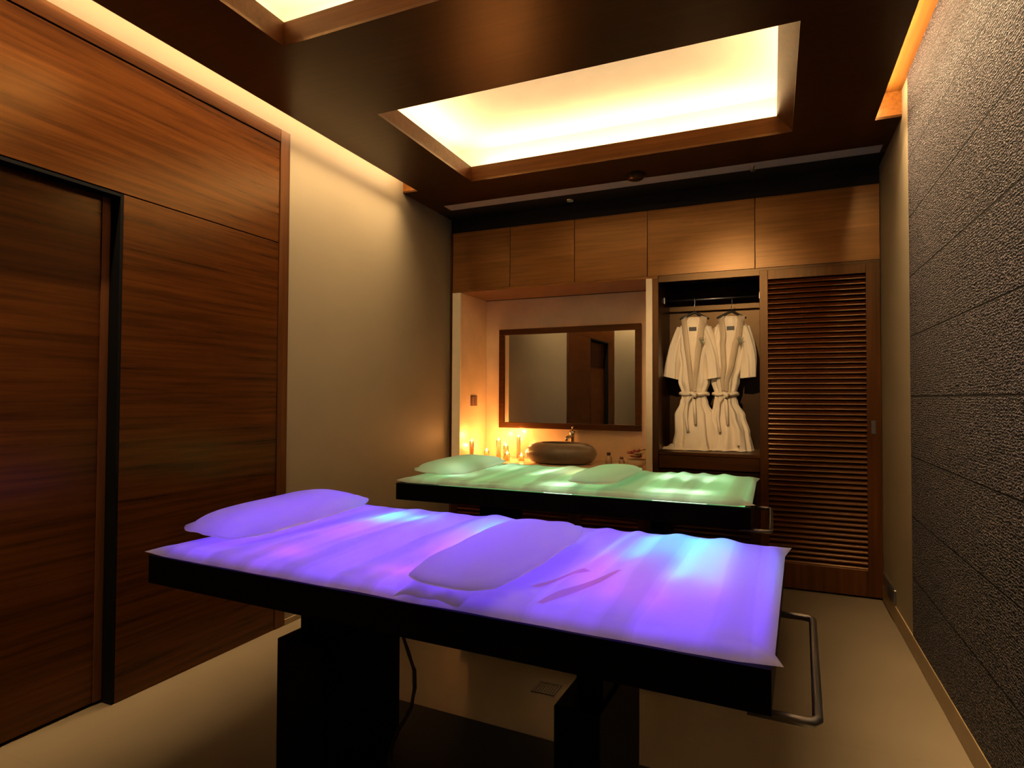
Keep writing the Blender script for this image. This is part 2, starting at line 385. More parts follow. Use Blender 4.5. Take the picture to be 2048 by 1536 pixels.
obj('housing', lathe(bmesh.new(), [(0, 0), (.055, 0), (.055, -.012), (.046, -.028), (0, -.034)], (-.79, 3.79, ZC)), W_ceil, t, True)
obj('ring', lathe(bmesh.new(), [(.058, -.001), (.058, -.009), (.054, -.009), (.054, -.001)], (-.79, 3.79, ZC)), dark_fabric, t, True)
t = thing('fire_sprinkler', (-.1, 3.93, ZC+.006), 'tiny fire sprinkler hanging from the grey ceiling strip', 'sprinkler')
obj('pipe', lathe(bmesh.new(), [(0, 0), (.02, 0), (.02, -.004), (.006, -.006), (.006, -.03), (0, -.03)], (-.1, 3.93, ZC+.006), 14), steel, t, True)
obj('deflector', lathe(bmesh.new(), [(0, -.03), (.016, -.03), (.016, -.033), (0, -.034)], (-.1, 3.93, ZC+.006), 14), steel, t, True)

# ------------------------------------------------------------------ wall cabinets
ZB, ZTc = 2.05, 2.506
xs = [XL+.02, -1.835, -1.321, -.791, -.097, XR-.001]
desc = ['leftmost wood wall cabinet, against the beige left wall', 'second wood wall cabinet from the left, over the mirror',
        'third wood wall cabinet from the left, ending at the closet', 'wood wall cabinet above the open closet with the robes',
        'dim wood wall cabinet above the louvred sliding door']
for i in range(5):
    a, b_ = xs[i], xs[i+1]
    t = thing('wall_cabinet', ((a+b_)/2, YC, ZB), desc[i], 'cabinet', group='wall cabinets under the ceiling')
    obj('carcass', BX((a+.001, b_-.001, YC+.02, YB-.001, ZB+.001, ZTc)), W_dark, t)
    obj('cabinet_door', bev(BX((a+.002, b_-.002, YC, YC+.019, ZB-.004, ZTc)), .0015, 1), W_cab, t)
struct('trim_6', BX((XL+.001, XL+.019, YC, YB-.001, 0.0, ZTc)), W_Z)
struct('trim_7', BX((XL+.001, XR-.001, YC+.012, YC+.03, ZTc+.001, ZC-.001)), dark_fabric)
# vanity soffit
NX0, NX1 = -2.262, -.802
struct('trim_8', BX((XL+.02, -.72, YC+.001, YB-.06, 2.030, 2.0455)), W_cab)
# niche lining
NB = 4.665
nb = struct('trim_9', BX((NX0, NX1, NB, YB-.001, .70, 2.0295)), niche_m); nb['label'] = 'polished cream wall lining behind the mirror'
ns = struct('trim_10', BX((XL+.02, NX0-.001, YC+.02, YB-.001, .70, 2.0295)), niche_m); ns['label'] = 'polished cream side wall of the vanity niche'
struct('trim_11', bev(BX((XL+.0205, NX0, YC, YC+.019, .70, 2.029)), .0015, 1), cream)
# divider between niche and closet
struct('trim_12', bev(BX((-.801, -.757, YC-.004, YB-.001, 0.661, 2.0295)), .001, 1), cream)
struct('trim_13', BX((-.801, -.757, YC+.01, YB-.001, 0.0, .660)), W_dark)
# ------------------------------------------------------------------ vanity
t = thing('vanity_counter', (-1.54, 4.43, 0), 'stone counter with louvred dark doors below, in the niche', 'counter')
obj('counter_top', bev(BX((NX0-.07, -.802, YC-.02, NB-.001, .66, .70)), .004, 2), niche_m, t)
obj('carcass', BX((NX0-.07, -.802, YC+.03, NB-.001, .03, .659)), W_dark, t)
dx = [-2.333, -1.826, -1.318, -.803]
for i in range(3):
    a, b_ = dx[i]+.002, dx[i+1]-.002
    d = obj('cabinet_door', BX((a, a+.05, YC, YC+.02, .035, .655), (b_-.05, b_, YC, YC+.02, .035, .655), (a+.05, b_-.05, YC, YC+.02, .035, .1), (a+.05, b_-.05, YC, YC+.02, .6, .655)), W_dark, t)
    bm = bmesh.new()
    for k in range(16):
        z = .112 + k*.031
        vs = box(bm, a+.05, b_-.05, YC+.002, YC+.026, z, z+.006)
        for v in vs: v.co.z -= (v.co.y-YC-.012)*-.7
    obj('louvre_slats', bm, W_slat, d)
    kx = b_-.025 if i % 2 == 0 else a+.025
    obj('knob', lathe(bmesh.new(), [(0, 0), (.012, 0), (.014, .008), (0, .014)], (kx, YC-.014, .56), 12), steel, d, True)
# basin
bc = (-1.49, 4.39, .70)
t = thing('wash_basin', bc, 'round grey-brown vessel basin standing on the counter under the mirror', 'basin')
bm = bmesh.new()
lathe(bm, [(0, .0), (.19, .0), (.235, .012), (.268, .040), (.281, .075), (.272, .108), (.244, .134), (.205, .150), (.165, .157), (.155, .154), (.165, .140), (.215, .115), (.225, .07), (.10, .03), (0, .025)], bc, 40, 1, .72)
obj('bowl', bm, ceramic, t, True)
obj('drain', lathe(bmesh.new(), [(0, .027), (.022, .028), (.022, .032), (0, .033)], bc, 20), chrome, t, True)
# faucet
fc = (-1.475, 4.632, .70)
t = thing('basin_faucet', fc, 'chrome lever faucet standing behind the wash basin', 'faucet')
bm = lathe(bmesh.new(), [(0, 0), (.028, 0), (.028, .006), (.019, .01), (.019, .20), (.024, .205), (.024, .235), (0, .24)], fc, 20)
obj('body', bm, chrome, t, True)
obj('spout', tube(bmesh.new(), [(fc[0], fc[1]-.01, fc[2]+.185), (fc[0]-.005, fc[1]-.05, fc[2]+.192), (fc[0]-.012, fc[1]-.10, fc[2]+.185), (fc[0]-.014, fc[1]-.115, fc[2]+.165)], [.014, .013, .012, .011]), chrome, t, True)
obj('lever', tube(bmesh.new(), [(fc[0], fc[1], fc[2]+.237), (fc[0]+.01, fc[1]-.02, fc[2]+.255), (fc[0]+.02, fc[1]-.055, fc[2]+.268)], [.009, .008, .006]), chrome, t, True)
# mirror (leans very slightly)
ma = math.radians(1.3)
mc = Vector((-1.522, NB-.032, 0))
t = thing('wall_mirror', (mc.x, mc.y, .945), 'wide wall mirror in a dark wood frame above the basin', 'mirror', rz=-ma)
x0, x1, z0, z1, fwid = -.605, .605, .945-.945, 1.775-.945, .048
def lb(*a): return bev(BX(*a), .004, 2)
obj('mirror_frame', lb((x0, x1, -.016, .014, z1-fwid, z1), (x0, x1, -.016, .014, z0, z0+fwid), (x0, x0+fwid, -.016, .014, z0+fwid, z1-fwid), (x1-fwid, x1, -.016, .014, z0+fwid, z1-fwid)), W_X, t, local=True)
obj('mirror_glass', BX((x0+fwid-.002, x1-fwid+.002, -.002, .004, z0+fwid-.002, z1-fwid+.002)), mirror_m, t, local=True)
obj('back_board', BX((x0+.01, x1-.01, .0145, .018, z0+.01, z1-.01)), dark_fabric, t, local=True)
# switch plate + slim vertical holder on niche side
t = thing('wall_switch', (NX0, 4.43, 1.15), 'small brown double switch plate on the side of the niche', 'switch')
obj('plate', bev(BX((NX0, NX0+.006, 4.375, 4.485, 1.13, 1.215)), .002, 2), plain('brown switch plastic', (.20, .10, .08), .35), t)
obj('rocker', bev(BX((NX0+.006, NX0+.010, 4.385, 4.426, 1.142, 1.203)), .0015, 1), plain('brown rocker', (.24, .13, .10), .3), t)
obj('rocker', bev(BX((NX0+.006, NX0+.010, 4.434, 4.475, 1.142, 1.203)), .0015, 1), plain('brown rocker', (.24, .13, .10), .3), t)

# ------------------------------------------------------------------ candles
flame_m = emis('candle flame', (1.0, .62, .25), 45)
wax_m = cloth('candle wax', (.95, .80, .55), .5, 0)
glass_m, nt, b = M_new('candle glass'); b.inputs['Roughness'].default_value = .05; b.inputs['Transmission Weight'].default_value = .9
b.inputs['Base Color'].default_value = (1, .93, .8, 1); b.inputs['IOR'].default_value = 1.2
cand = [(-2.165, 4.48, .050, .022, 'short candle in the back left corner of the counter'),
        (-2.085, 4.54, .135, .020, 'tallest candle of the counter group, left of the mirror corner'),
        (-2.000, 4.50, .095, .022, 'medium candle in front of the lower left mirror corner'),
        (-1.930, 4.60, .165, .016, 'slim candle close to the mirror, behind the others'),
        (-1.83, 4.42, .03, .024, 'low candle right beside the wash basin'),
        (-1.935, 4.38, .045, .022, 'low candle nearest the counter edge in the group'),
        (-2.19, 4.26, .14, .018, 'tall candle at the front left corner of the niche')]
for (x, y, h, r, lab) in cand:
    t = thing('candle', (x, y, .70), lab, 'candle', group='lit candles on the counter')
    obj('wax', lathe(bmesh.new(), [(0, 0), (r*.8, 0), (r*.82, h-.004), (r*.7, h), (0, h-.006)], (x, y, .701), 16), wax_m, t, True)
    obj('holder', lathe(bmesh.new(), [(0, -.0), (r, 0), (r, h+.012), (r*.93, h+.012), (r*.93, .002)], (x, y, .7005), 20), glass_m, t, True)
    obj('flame', lathe(bmesh.new(), [(0, 0), (.0035, .003), (.006, .009), (.0045, .018), (0, .030)], (x, y, .70+h+.002), 10), flame_m, t, True)
    ld = bpy.data.lights.new('candle_light', 'POINT'); ld.energy = 1.5; ld.color = (1, .40, .10); ld.shadow_soft_size = .015
    lo = bpy.data.objects.new('candle_light', ld); C.objects.link(lo); lo.location = (0, 0, h+.05); lo.parent = t
# toiletries
def bottle(x, y, h, r, label, capm, bodym):
    t = thing('toiletry_bottle', (x, y, .70), label, 'bottle', group='toiletries right of the basin')
    obj('body', lathe(bmesh.new(), [(0, 0), (r, 0), (r, h*.6), (r*.45, h*.72), (r*.4, h*.8)], (x, y, .70), 18), bodym, t, True)
    obj('cap', lathe(bmesh.new(), [(0, h*.78), (r*.62, h*.78), (r*.62, h), (0, h)], (x, y, .70), 18), capm, t, True)
brown = plain('brown cap', (.07, .02, .012), .4); amber = plain('pale glass jar', (.45, .30, .18), .25)
bottle(-1.118, 4.40, .095, .024, 'small pale bottle with a dark round cap right of the basin', brown, amber)
bottle(-1.025, 4.42, .062, .022, 'low jar with a brown lid, between bottle and flower bowl', brown, amber)
t = thing('flower_bowl', (-.905, 4.38, .70), 'pale bowl of red and pink petals against the closet divider', 'bowl')
obj('bowl', lathe(bmesh.new(), [(0, 0), (.04, 0), (.065, .025), (.075, .055), (.07, .055), (.058, .028), (0, .012)], (-.905, 4.38, .70), 24), plain('pale ceramic', (.7, .55, .38), .3), t, True)
pet = [plain('crimson petal', (.42, .05, .06), .6), plain('pink petal', (.65, .22, .22), .6), plain('cream petal', (.72, .55, .35), .6)]
for k in range(9):
    a = k*2.4; rr_ = .012 + .04*((k*37 % 10)/10); cx, cy, cz = -.905+rr_*math.cos(a), 4.38+rr_*math.sin(a), .765+.013*(k//2)
    bm = bmesh.new()
    for q in range(5):
        th = q*2*PI/5 + k
        def fn(u, v, th=th, cx=cx, cy=cy, cz=cz):
            rad = .032*v; wd = .021*math.sin(PI*min(1, v*.9+.1))*(u-.5)*2
            return (cx+rad*math.cos(th)-wd*math.sin(th), cy+rad*math.sin(th)+wd*math.cos(th), cz+.014*v*v+.006*abs(u-.5))
        grid(bm, fn, 4, 5)
    obj('flower', bm, pet[k % 3], t, True)

# ------------------------------------------------------------------ closet
CX0, CX1 = -.756, XR-.001
t = thing('closet', (-.08, 4.44, 0), 'dark wood closet, open on the left where the robes hang', 'closet')
obj('side_panel', bev(BX((CX0, CX0+.04, YC-.002, YB-.006, 0, 2.0295)), .0015, 1), W_Z, t)
obj('back_panel', BX((CX0+.04, CX1, YB-.012, YB-.001, 0, 2.0295)), W_dark, t)
obj('top_rail', BX((CX0+.04, CX1, YC+.004, YC+.06, 2.0, 2.0445)), W_dark, t)
obj('bottom_shelf', bev(BX((CX0+.04, -.072, YC+.01, YB-.012, .812, .835)), .002, 1), W_X, t)
obj('plinth', BX((CX0+.04, -.072, YC+.06, YB-.012, 0, .06)), W_dark, t)
dw = obj('drawer', bev(BX((CX0+.043, -.074, YC+.006, YC+.025, .725, .810)), .0015, 1), W_X, t)
ldr = obj('louvre_door', BX((CX0+.043, CX0+.10, YC+.006, YC+.026, .065, .715), (-.13, -.075, YC+.006, YC+.026, .065, .715), (CX0+.10, -.13, YC+.006, YC+.026, .065, .13), (CX0+.10, -.13, YC+.006, YC+.026, .65, .715)), W_dark, t)
bm = bmesh.new()
for k in range(16):
    z = .14 + k*.032
    vs = box(bm, CX0+.10, -.13, YC+.008, YC+.03, z, z+.006)
    for v in vs: v.co.z += (v.co.y-YC-.012)*.7
obj('louvre_slats', bm, W_dark, ldr)
obj('divider_panel', BX((-.0715, -.045, YC+.045, YB-.012, 0, 2.0)), W_dark, t)
# sliding louvred door of the closet
lx0, lx1, lz0, lz1 = -.072, XR-.003, .012, 2.028
ld = obj('louvre_door', bev(BX((lx0, -.022, YC, YC+.03, lz0, lz1), (.526, lx1, YC, YC+.03, lz0, lz1), (-.022, .526, YC, YC+.03, 1.968, lz1), (-.022, .526, YC, YC+.03, lz0, .168)), .0015, 1), W_Z, t)
bm = bmesh.new(); n = 56; pz = (1.968-.168)/n
for k in range(n):
    z = .168 + k*pz
    # tilted slat: outer edge low, inner edge high
    v = [bm.verts.new(p) for x in (-.022, .526) for p in ((x, YC+.001, z+.001), (x, YC+.003, z+.008), (x, YC+.027, z+pz*.98), (x, YC+.025, z+pz*.98-.006))]
    for f in ((0,1,2,3),(7,6,5,4),(0,4,5,1),(1,5,6,2),(2,6,7,3),(3,7,4,0)): bm.faces.new([v[i] for i in f])
obj('louvre_slats', bm, W_slat, ld)
obj('finger_pull', bev(BX((.548, .572, YC-.003, YC, .99, 1.07)), .001, 1), steel, ld)
# rods
t = thing('hanging_rail', (-.41, 4.45, 1.91), 'thin metal rail the robe hangers hook over', 'rail')
obj('rod', tube(bmesh.new(), [(CX0+.041, 4.45, 1.905), (-.0725, 4.45, 1.905)], .0075, 12), steel, t, True)
for x, s in ((CX0+.0405, 1), (-.0785, 1)):
    obj('bracket', bev(BX((x, x+.006, 4.43, 4.47, 1.885, 1.93)), .001, 1), steel, t)
obj('rail_track', BX((CX0+.043, CX1, YC+.062, YC+.07, 2.003, 2.008)), steel, thing('door_track', (-.4, YC+.06, 2.0), 'thin metal sliding track at the top of the open closet', 'track'))

def robe(cx, cy, sh_w, sl, sr, waist, hem, label, hlabel, tilt, seed):
    """cx: neck centre; sl/sr sleeve cuff (x,z) left/right; waist (x,half width); hem (x0,x1)"""
    rnd = random.Random(seed); ztop = 1.80
    h = thing('clothes_hanger', (cx, cy, ztop), hlabel, 'hanger', group='hangers on the closet rail')
    obj('hook', tube(bmesh.new(), [(cx, cy, ztop+.012), (cx, cy, ztop+.05), (cx+.004, cy, ztop+.075), (cx+.002, cy+.012, ztop+.102), (cx, cy+.002, ztop+.1165), (cx, cy-.0125, ztop+.104), (cx, cy-.0135, ztop+.09)], .0025, 8), steel, h, True)
    a = tilt
    bm = bmesh.new(); tube(bm, [(cx+k*.02*math.cos(a), cy+k*.02*math.sin(a), ztop+.012-.0000*k*k-.0095*abs(k)) for k in range(-5, 6)], [.006 if abs(k) > 4 else .009 for k in range(-5, 6)], 8)
    obj('shoulder_bar', bm, rubber, h, True)
    t = thing('bathrobe', (cx, cy, .84), label, 'bathrobe', group='robes hanging in the closet')
    prof = [  # z, centre x, half width, half depth
        (1.775, cx, .045, .045), (1.765, cx, sh_w*.40, .058), (1.74, cx, sh_w*.62, .068), (1.70, cx, sh_w*.82, .078), (1.64, cx, sh_w*.95, .085),
        (1.56, (cx*2+waist[0])/3, sh_w*.93, .085), (1.44, (cx+waist[0])/2, sh_w*.78, .080), (1.32, waist[0], waist[1]*1.25, .068), (1.245, waist[0], waist[1]*1.0, .058), (1.21, waist[0], waist[1]*.98, .056),
        (1.17, waist[0], waist[1]*1.08, .062), (1.08, (waist[0]*2+(hem[0]+hem[1])/2)/3, (waist[1]*1.2+(hem[1]-hem[0])/2)/2, .075),
        (.96, (hem[0]+hem[1])/2, (hem[1]-hem[0])/2*.86, .09), (.87, (hem[0]+hem[1])/2, (hem[1]-hem[0])/2*.96, .10), (.843, (hem[0]+hem[1])/2, (hem[1]-hem[0])/2*1.04, .108)]
    def samp(z):
        for p, q in zip(prof, prof[1:]):
            if q[0] <= z <= p[0]:
                f = (p[0]-z)/(p[0]-q[0]); f2 = f*f*(3-2*f)
                return [p[i]+(q[i]-p[i])*f2 for i in (1, 2, 3)]
        return prof[-1][1:]
    ph = [rnd.uniform(0, 6.28) for _ in range(5)]
    def fn(u, v):
        z = 1.775 + (.843-1.775)*v; x, hw, hd = samp(z); th = 2*PI*u
        amp = .06 + .20*min(1, max(0, (1.70-z)/.5))
        if 1.19 < z < 1.26: amp *= .5
        f = 1 + amp*(math.sin(9*th+ph[0]+1.5*z*3) * .6 + math.sin(15*th+ph[1]-z*4)*.35 + math.sin(5*th+ph[2]+z*7)*.4)
        hd *= .85; ex = math.copysign(abs(math.cos(th))**.8, math.cos(th))*hw*(1+(f-1)*.35); ey = math.sin(th)*hd*f
        zz = z + (.012*math.sin(7*th+ph[3]) if v > .97 else 0)
        if v > .985: zz = .8365 + .004*abs(math.sin(5*th))
        return Vector((x+ex, cy+ey+ex*math.sin(tilt)*.5, zz))
    bm = bmesh.new(); grid(bm, fn, 96, 90, True)
    obj('gown', bm, robe_m, t, True)
    # sleeves
    for s, (ex, ez, cw) in ((-1, sl), (1, sr)):
        bm = bmesh.new()
        a0 = Vector((cx+s*sh_w*.56, cy, 1.700)); a1 = Vector((ex, cy-.03, ez)); d = (a1-a0)
        def fs(u, v, a0=a0, d=d, s=s, cw=cw):
            th = 2*PI*u; c = a0+d*v + Vector((s*.02*math.sin(PI*v), 0, 0)); hw = .046+(cw-.046)*v; hd = .055-.01*v
            ax = Vector((d.z, 0, -d.x)).normalized()
            f = 1+.10*math.sin(6*th+ph[4]+4*v)+.06*math.sin(11*th+v*6)
            return c + ax*math.cos(th)*hw*f + Vector((0, 1, 0))*math.sin(th)*hd*f
        grid(bm, fs, 40, 26, True)
        obj('sleeve', bm, robe_m, t, True)
    # shawl collar: two bands from the neck down to the belt
    for s in (-1, 1):
        bm = bmesh.new()
        def fc_(u, v, s=s):
            z = 1.772-(1.772-1.25)*v; x, hw, hd = samp(z)
            off = s*(.048*(1-v)**1.3) + (waist[0]-x)*0 - .006*v*s
            wdt = .042*(1-.35*v)
            xx = x + off + s*wdt*u
            th_y = math.sqrt(max(.05, 1-min(.95, ((xx-x)/max(hw, .05))**2)))
            return Vector((xx, cy-hd*1.14*th_y-.006-.006*math.sin(PI*u), z+.012*(1-v)*(1-u)))
        grid(bm, fc_, 7, 30)
        bmesh.ops.solidify(bm, geom=bm.faces[:], thickness=.006)
        obj('collar', bm, robe_m, t, True)
    # dark inside of the neck with a label
    bm = BX((cx-.028, cx+.022, cy-.072, cy-.068, 1.672, 1.70))
    obj('neck_label', bm, rubber, t)
    # belt
    bm = bmesh.new(); x, hw, hd = samp(1.235)
    tube(bm, [(x+hw*1.12*math.cos(q*2*PI/28), cy+hd*1.22*math.sin(q*2*PI/28), 1.232+.004*math.sin(q*1.3)) for q in range(29)], .012, 8, False)
    tube(bm, [(x-.01, cy-hd*1.22-.014, 1.238), (x+.02, cy-hd*1.22-.022, 1.222), (x+.01, cy-hd*1.3-.012, 1.20)], [.014, .018, .012], 8)
    tube(bm, [(x, cy-hd*1.35, 1.225), (x-.035, cy-hd*1.4-.006, 1.17), (x-.045, cy-hd*1.55, 1.06), (x-.03, cy-hd*1.6-.012, .97)], [.010, .011, .011, .010], 8)
    tube(bm, [(x+.005, cy-hd*1.35, 1.225), (x+.012, cy-hd*1.5-.006, 1.15), (x+.02, cy-hd*1.65, 1.02)], [.010, .011, .010], 8)
    obj('belt', bm, robe_m, t, True)
    # small sprig embroidered on the chest
    bm = bmesh.new(); bx, bz = cx+.062, 1.60; yy = cy-.103
    for k in range(6):
        a = -1.0+k*.42; tube(bm, [(bx, yy, bz-.03), (bx+.012*math.sin(a), yy-.002, bz-.005), (bx+.028*math.sin(a), yy, bz+.022*math.cos(a)+.004)], [.0018, .003, .001], 6)
    tube(bm, [(bx-.004, yy, bz-.05), (bx, yy, bz-.02)], .002, 6)
    obj('embroidery', bm, plain('green grey thread', (.22, .22, .15), .8), t, True)
    if seed == 3:   # hem pooled on the shelf to the left
        bm = bmesh.new()
        def ft(u, v):
            x = hem[0]-.075+.16*u; k = math.sin(PI*u)**.6
            return Vector((x, cy-.09+.16*v+.01*math.sin(9*u), .8365+.030*k*math.sin(PI*v)*(1+.3*math.sin(14*u+4*v))+.002))
        grid(bm, ft, 22, 14); obj('trailing_hem', bm, robe_m, t, True)
robe(-.505, 4.43, .122, (-.662, 1.345, .052), (-.375, 1.34, .047), (-.508, .085), (-.655, -.345), 'cream bathrobe hanging on the left, hem spread over the shelf', 'black hanger holding the left robe', .25, 3)
robe(-.258, 4.47, .130, (-.345, 1.36, .040), (-.150, 1.345, .050), (-.300, .072), (-.385, -.125), 'cream bathrobe hanging on the right, next to the louvred door', 'black hanger holding the right robe', .35, 8)

# ------------------------------------------------------------------ massage beds
def bed(origin, rz, L, Wd, zt, th, label, slabel, hue):
    """origin: near left corner of the bed top; local x along the bed, y away from the viewer, z from the floor"""
    t = thing('massage_bed', (origin[0], origin[1], 0), label, 'massage bed', rz=rz, group=None)
    O = lambda n, bm, m, p=t, s=False: obj(n, bm, m, p, s, local=(p is t))
    zb = zt-th
    fr = bmesh.new(); e = .022
    box(fr, 0, L, 0, e, zb, zt); box(fr, 0, L, Wd-e, Wd, zb, zt); box(fr, 0, e, e, Wd-e, zb, zt); box(fr, L-e, L, e, Wd-e, zb, zt)
    box(fr, e, L-e, e, Wd-e, zb, zb+.012)
    O('bed_frame', fr, black)
    # lit panel that fills the tray
    O('light_panel', BX((e+.002, L-e-.002, e+.002, Wd-e-.002, zb+.0125, zb+.022)), hue['panel'])
    for (x, y, lx, ly, m) in hue['leds']:
        lm = bev(BX((x-lx/2, x+lx/2, y-ly/2, y+ly/2, zt-.020, zt-.010)), .003, 2)
        O('led_lamp', lm, m)
    # pedestals, lifting columns, base plate
    for (a, b_) in ((L*.18+.012, L*.18+.185), (L*.715, L*.715+.11)):
        O('leg', bev(BX((a, b_, .185, .545, .0855, .50)), .004, 2), black)
        O('lift_column', bev(BX((a+.035, b_-.01, .24, .50, .50, zb)), .003, 2), black)
    O('base_plate', bev(BX((L*.18+.02, L*.715+.1, .10, .74, .0, .085)), .006, 2), black)
    # towel rail at the foot end
    zr = zb-.0105
    O('end_rail', tube(bmesh.new(), [(L-.04, .03, zr), (L+.045, .03, zr), (L+.062, .033, zr), (L+.07, .045, zr), (L+.07, .55, zr), (L+.063, .562, zr), (L+.045, .566, zr), (L-.04, .566, zr)], .0085, 12), steel, t, True)
    return t
def smooth01(a, b_, x):
    x = max(0, min(1, (x-a)/(b_-a))); return x*x*(3-2*x)
def bump2(x, y, cx, cy, rx, ry):
    q = ((x-cx)/rx)**2 + ((y-cy)/ry)**2
    return math.exp(-q)
slit_m = cloth('tan slit patch', (.80, .60, .62), .62, 0)  # tan patches added on the sheet, standing in for its see-through slits
def sheet(bedt, L, Wd, zt, label, seed, mat, ridges, slits=()):
    rnd = random.Random(seed)
    MWb = MW[bedt.name]
    def fn(u, v):
        # overhang with pointed corners
        x = .010 + (L-.006)*u; y = -.006 + (Wd+.014)*v
        cu = abs(u-.5)*2; cv = abs(v-.5)*2
        cor = max(0, cu-.93)/.07*max(0, cv-.86)/.14
        x += (.016 if u > .5 else .002)*cor*(1 if u > .5 else -1); y += math.copysign(.012*cor, v-.5)
        # edge waviness
        y += math.copysign(1, v-.5)*.005*noise.noise(Vector((x*6, 3*seed, 0)))*smooth01(.8, 1, cv)
        ed = min(1, min(u, 1-u)*L/.05, min(v, 1-v)*Wd/.045); ed = max(0, ed)
        ed = math.sin(ed*PI/2)
        z = .006 + .022*ed
        for (cx, amp, wd, y0, y1) in ridges:
            sk = cx + .10*(y-.4)*.3
            z += .55*amp*math.exp(-((x-sk)/wd)**2)*smooth01(y0-.06, y0+.06, y)*(1-smooth01(y1-.06, y1+.05, y))*ed
        z += .005*ed*noise.noise(Vector((x*3.2, y*1.6, seed))) + .0018*ed*noise.noise(Vector((x*22, y*5, seed)))
        z += .010*cor
        return Vector((x, y, zt+z))
    bm = bmesh.new(); grid(bm, fn, 240, 120)
    bm.transform(MWb)
    o = obj('bed_sheet', bm, mat, None, True, origin=MWb @ Vector((0, 0, zt)))
    for (xa, ya, xb, yb, wd) in slits:
        bs = bmesh.new()
        def fs(u, v):
            x = xa+(xb-xa)*v; y = ya+(yb-ya)*v; x += (u-.5)*wd*math.sin(PI*(.12+.76*v))**.4
            p = fn(x/L, y/Wd); return p + Vector((0, 0, .0022))
        grid(bs, fs, 5, 26); bs.transform(MWb)
        obj('slit_patch', bs, slit_m, o, True, label='tan strip')
    return tag(o, label, 'sheet', 'sheets spread on the glowing beds')
def pad(bedt, zt, x0, x1, y0, y1, z0, hgt, label, name, cat, mat, lean=0, scal=.0, seed=1, wedge=0, grp=None, dx=0):
    """soft cushion with a rounded scalloped outline and a thin seam flange"""
    MWb = MW[bedt.name]; bm = bmesh.new(); n = 72; m = 16
    cx, cy, a, b_ = (x0+x1)/2, (y0+y1)/2, (x1-x0)/2, (y1-y0)/2
    def outline(th):
        p = 4.2
        c, s = math.cos(th), math.sin(th)
        r = (abs(c)**p + abs(s)**p)**(-1/p)
        k = 1 + scal*math.sin(9*th+seed)*(1 if s < .2 else .4)
        return a*r*c*k, b_*r*s*k
    def P_(th, q, top):
        ox, oy = outline(th); x, y = cx+ox*q, cy+oy*q
        f = math.sqrt(max(0, 1-(min(1, q/.93))**3.2)) if q < .93 else 0
        hz = hgt*(.62 if top else -.38)*f
        hz += (.004*noise.noise(Vector((x*11, y*7, seed))) if q < .9 else .006*noise.noise(Vector((x*16, y*16, seed))))
        zz = z0 + hgt*.38 + hz + wedge*(x-cx)/a*-.5*hgt + lean*(y-cy) + (.0015 if top else -.0015)
        return Vector((x+dx*(y-cy), y, zz))
    rings = {}
    for top in (1, 0):
        c = bm.verts.new(P_(0, 0, top)); prev = None
        for j in range(1, m+1):
            q = (j/m)**.8
            ring = [bm.verts.new(P_(2*PI*k/n, q, top)) for k in range(n)]
            for k in range(n):
                k2 = (k+1) % n
                if prev is None: bm.faces.new((c, ring[k], ring[k2]) if top else (c, ring[k2], ring[k]))
                else: bm.faces.new((prev[k], ring[k], ring[k2], prev[k2]) if top else (prev[k2], ring[k2], ring[k], prev[k]))
            prev = ring
        rings[top] = prev
    for k in range(n):
        k2 = (k+1) % n; bm.faces.new((rings[1][k2], rings[1][k], rings[0][k], rings[0][k2]))
    for v in bm.verts: v.co.z = v.co.z
    bm.transform(MWb)
    o = obj(name, bm, mat, None, True, origin=MWb @ Vector((cx, cy, z0)))
    return tag(o, label, cat, grp)

VI = emis('violet light panel', (.115, .028, 1.0), 3.4)
cy_ = emis('cyan led', (.05, .75, 1.0), 7.0)
pk_ = emis('magenta led', (1.0, .12, 1.0), 2.0)
GR = emis('green light panel', (.20, .82, .25), 1.10)
gw_ = emis('pale green led', (.55, 1.0, .55), 4.5)
gy_ = emis('yellow green led', (.9, .9, .35), 3.0)
# violet bed
rzP = math.radians(-2.3); LP, WP, zP = 1.632, .835, .745
bp = bed((-1.634, 1.172), rzP, LP, WP, zP, .077, 'black massage bed glowing violet, nearest the viewer', '', {'panel': VI,
    'leds': [(.36, .62, .04, .16, cy_), (.46, .66, .03, .10, cy_), (.34, .42, .03, .28, pk_), (.44, .46, .02, .3, pk_), (.80, .64, .04, .18, cy_), (.76, .42, .03, .30, pk_), (.84, .50, .02, .2, cy_),
             (1.285, .60, .022, .26, cy_), (1.36, .63, .022, .22, cy_), (1.435, .53, .030, .42, cy_), (1.36, .735, .20, .03, cy_), (1.30, .30, .03, .30, pk_), (1.385, .26, .02, .26, pk_), (1.22, .34, .025, .3, pk_), (.40, .13, .16, .03, pk_), (.78, .12, .12, .04, pk_), (1.50, .45, .02, .4, pk_)]})
rP = [(.36, .020, .035, .1, .8), (.50, .016, .03, .2, .8), (.70, .028, .05, .35, .82), (.86, .018, .04, .05, .8), (1.10, .020, .035, .05, .82), (1.20, .018, .022, .1, .82), (1.33, .030, .05, .25, .80), (1.46, .032, .045, .25, .80)]
sP = sheet(bp, LP, WP, zP, 'white sheet glowing violet with blue patches, on the near bed', 2, sheet_m, rP, [(1.135, .135, 1.205, .30, .022), (1.185, .05, 1.275, .33, .024)])
pad(bp, zP, -.02, .270, .085, .69, zP+.046, .062, 'long pillow glowing violet at the left end of the near bed', 'pillow', 'pillow', pad_m, lean=.045, scal=.010, wedge=.25, seed=2, grp='pillows at the head of the beds', dx=.04)
pad(bp, zP, .875, 1.13, -.012, .56, zP+.046, .058, 'violet lit bolster with scalloped end across the middle of the near bed', 'bolster', 'bolster', pad_m, lean=.05, scal=.014, seed=4, grp='bolsters across the beds', dx=.06)
bo = bpy.data.objects['bolster']
bm = bmesh.new()
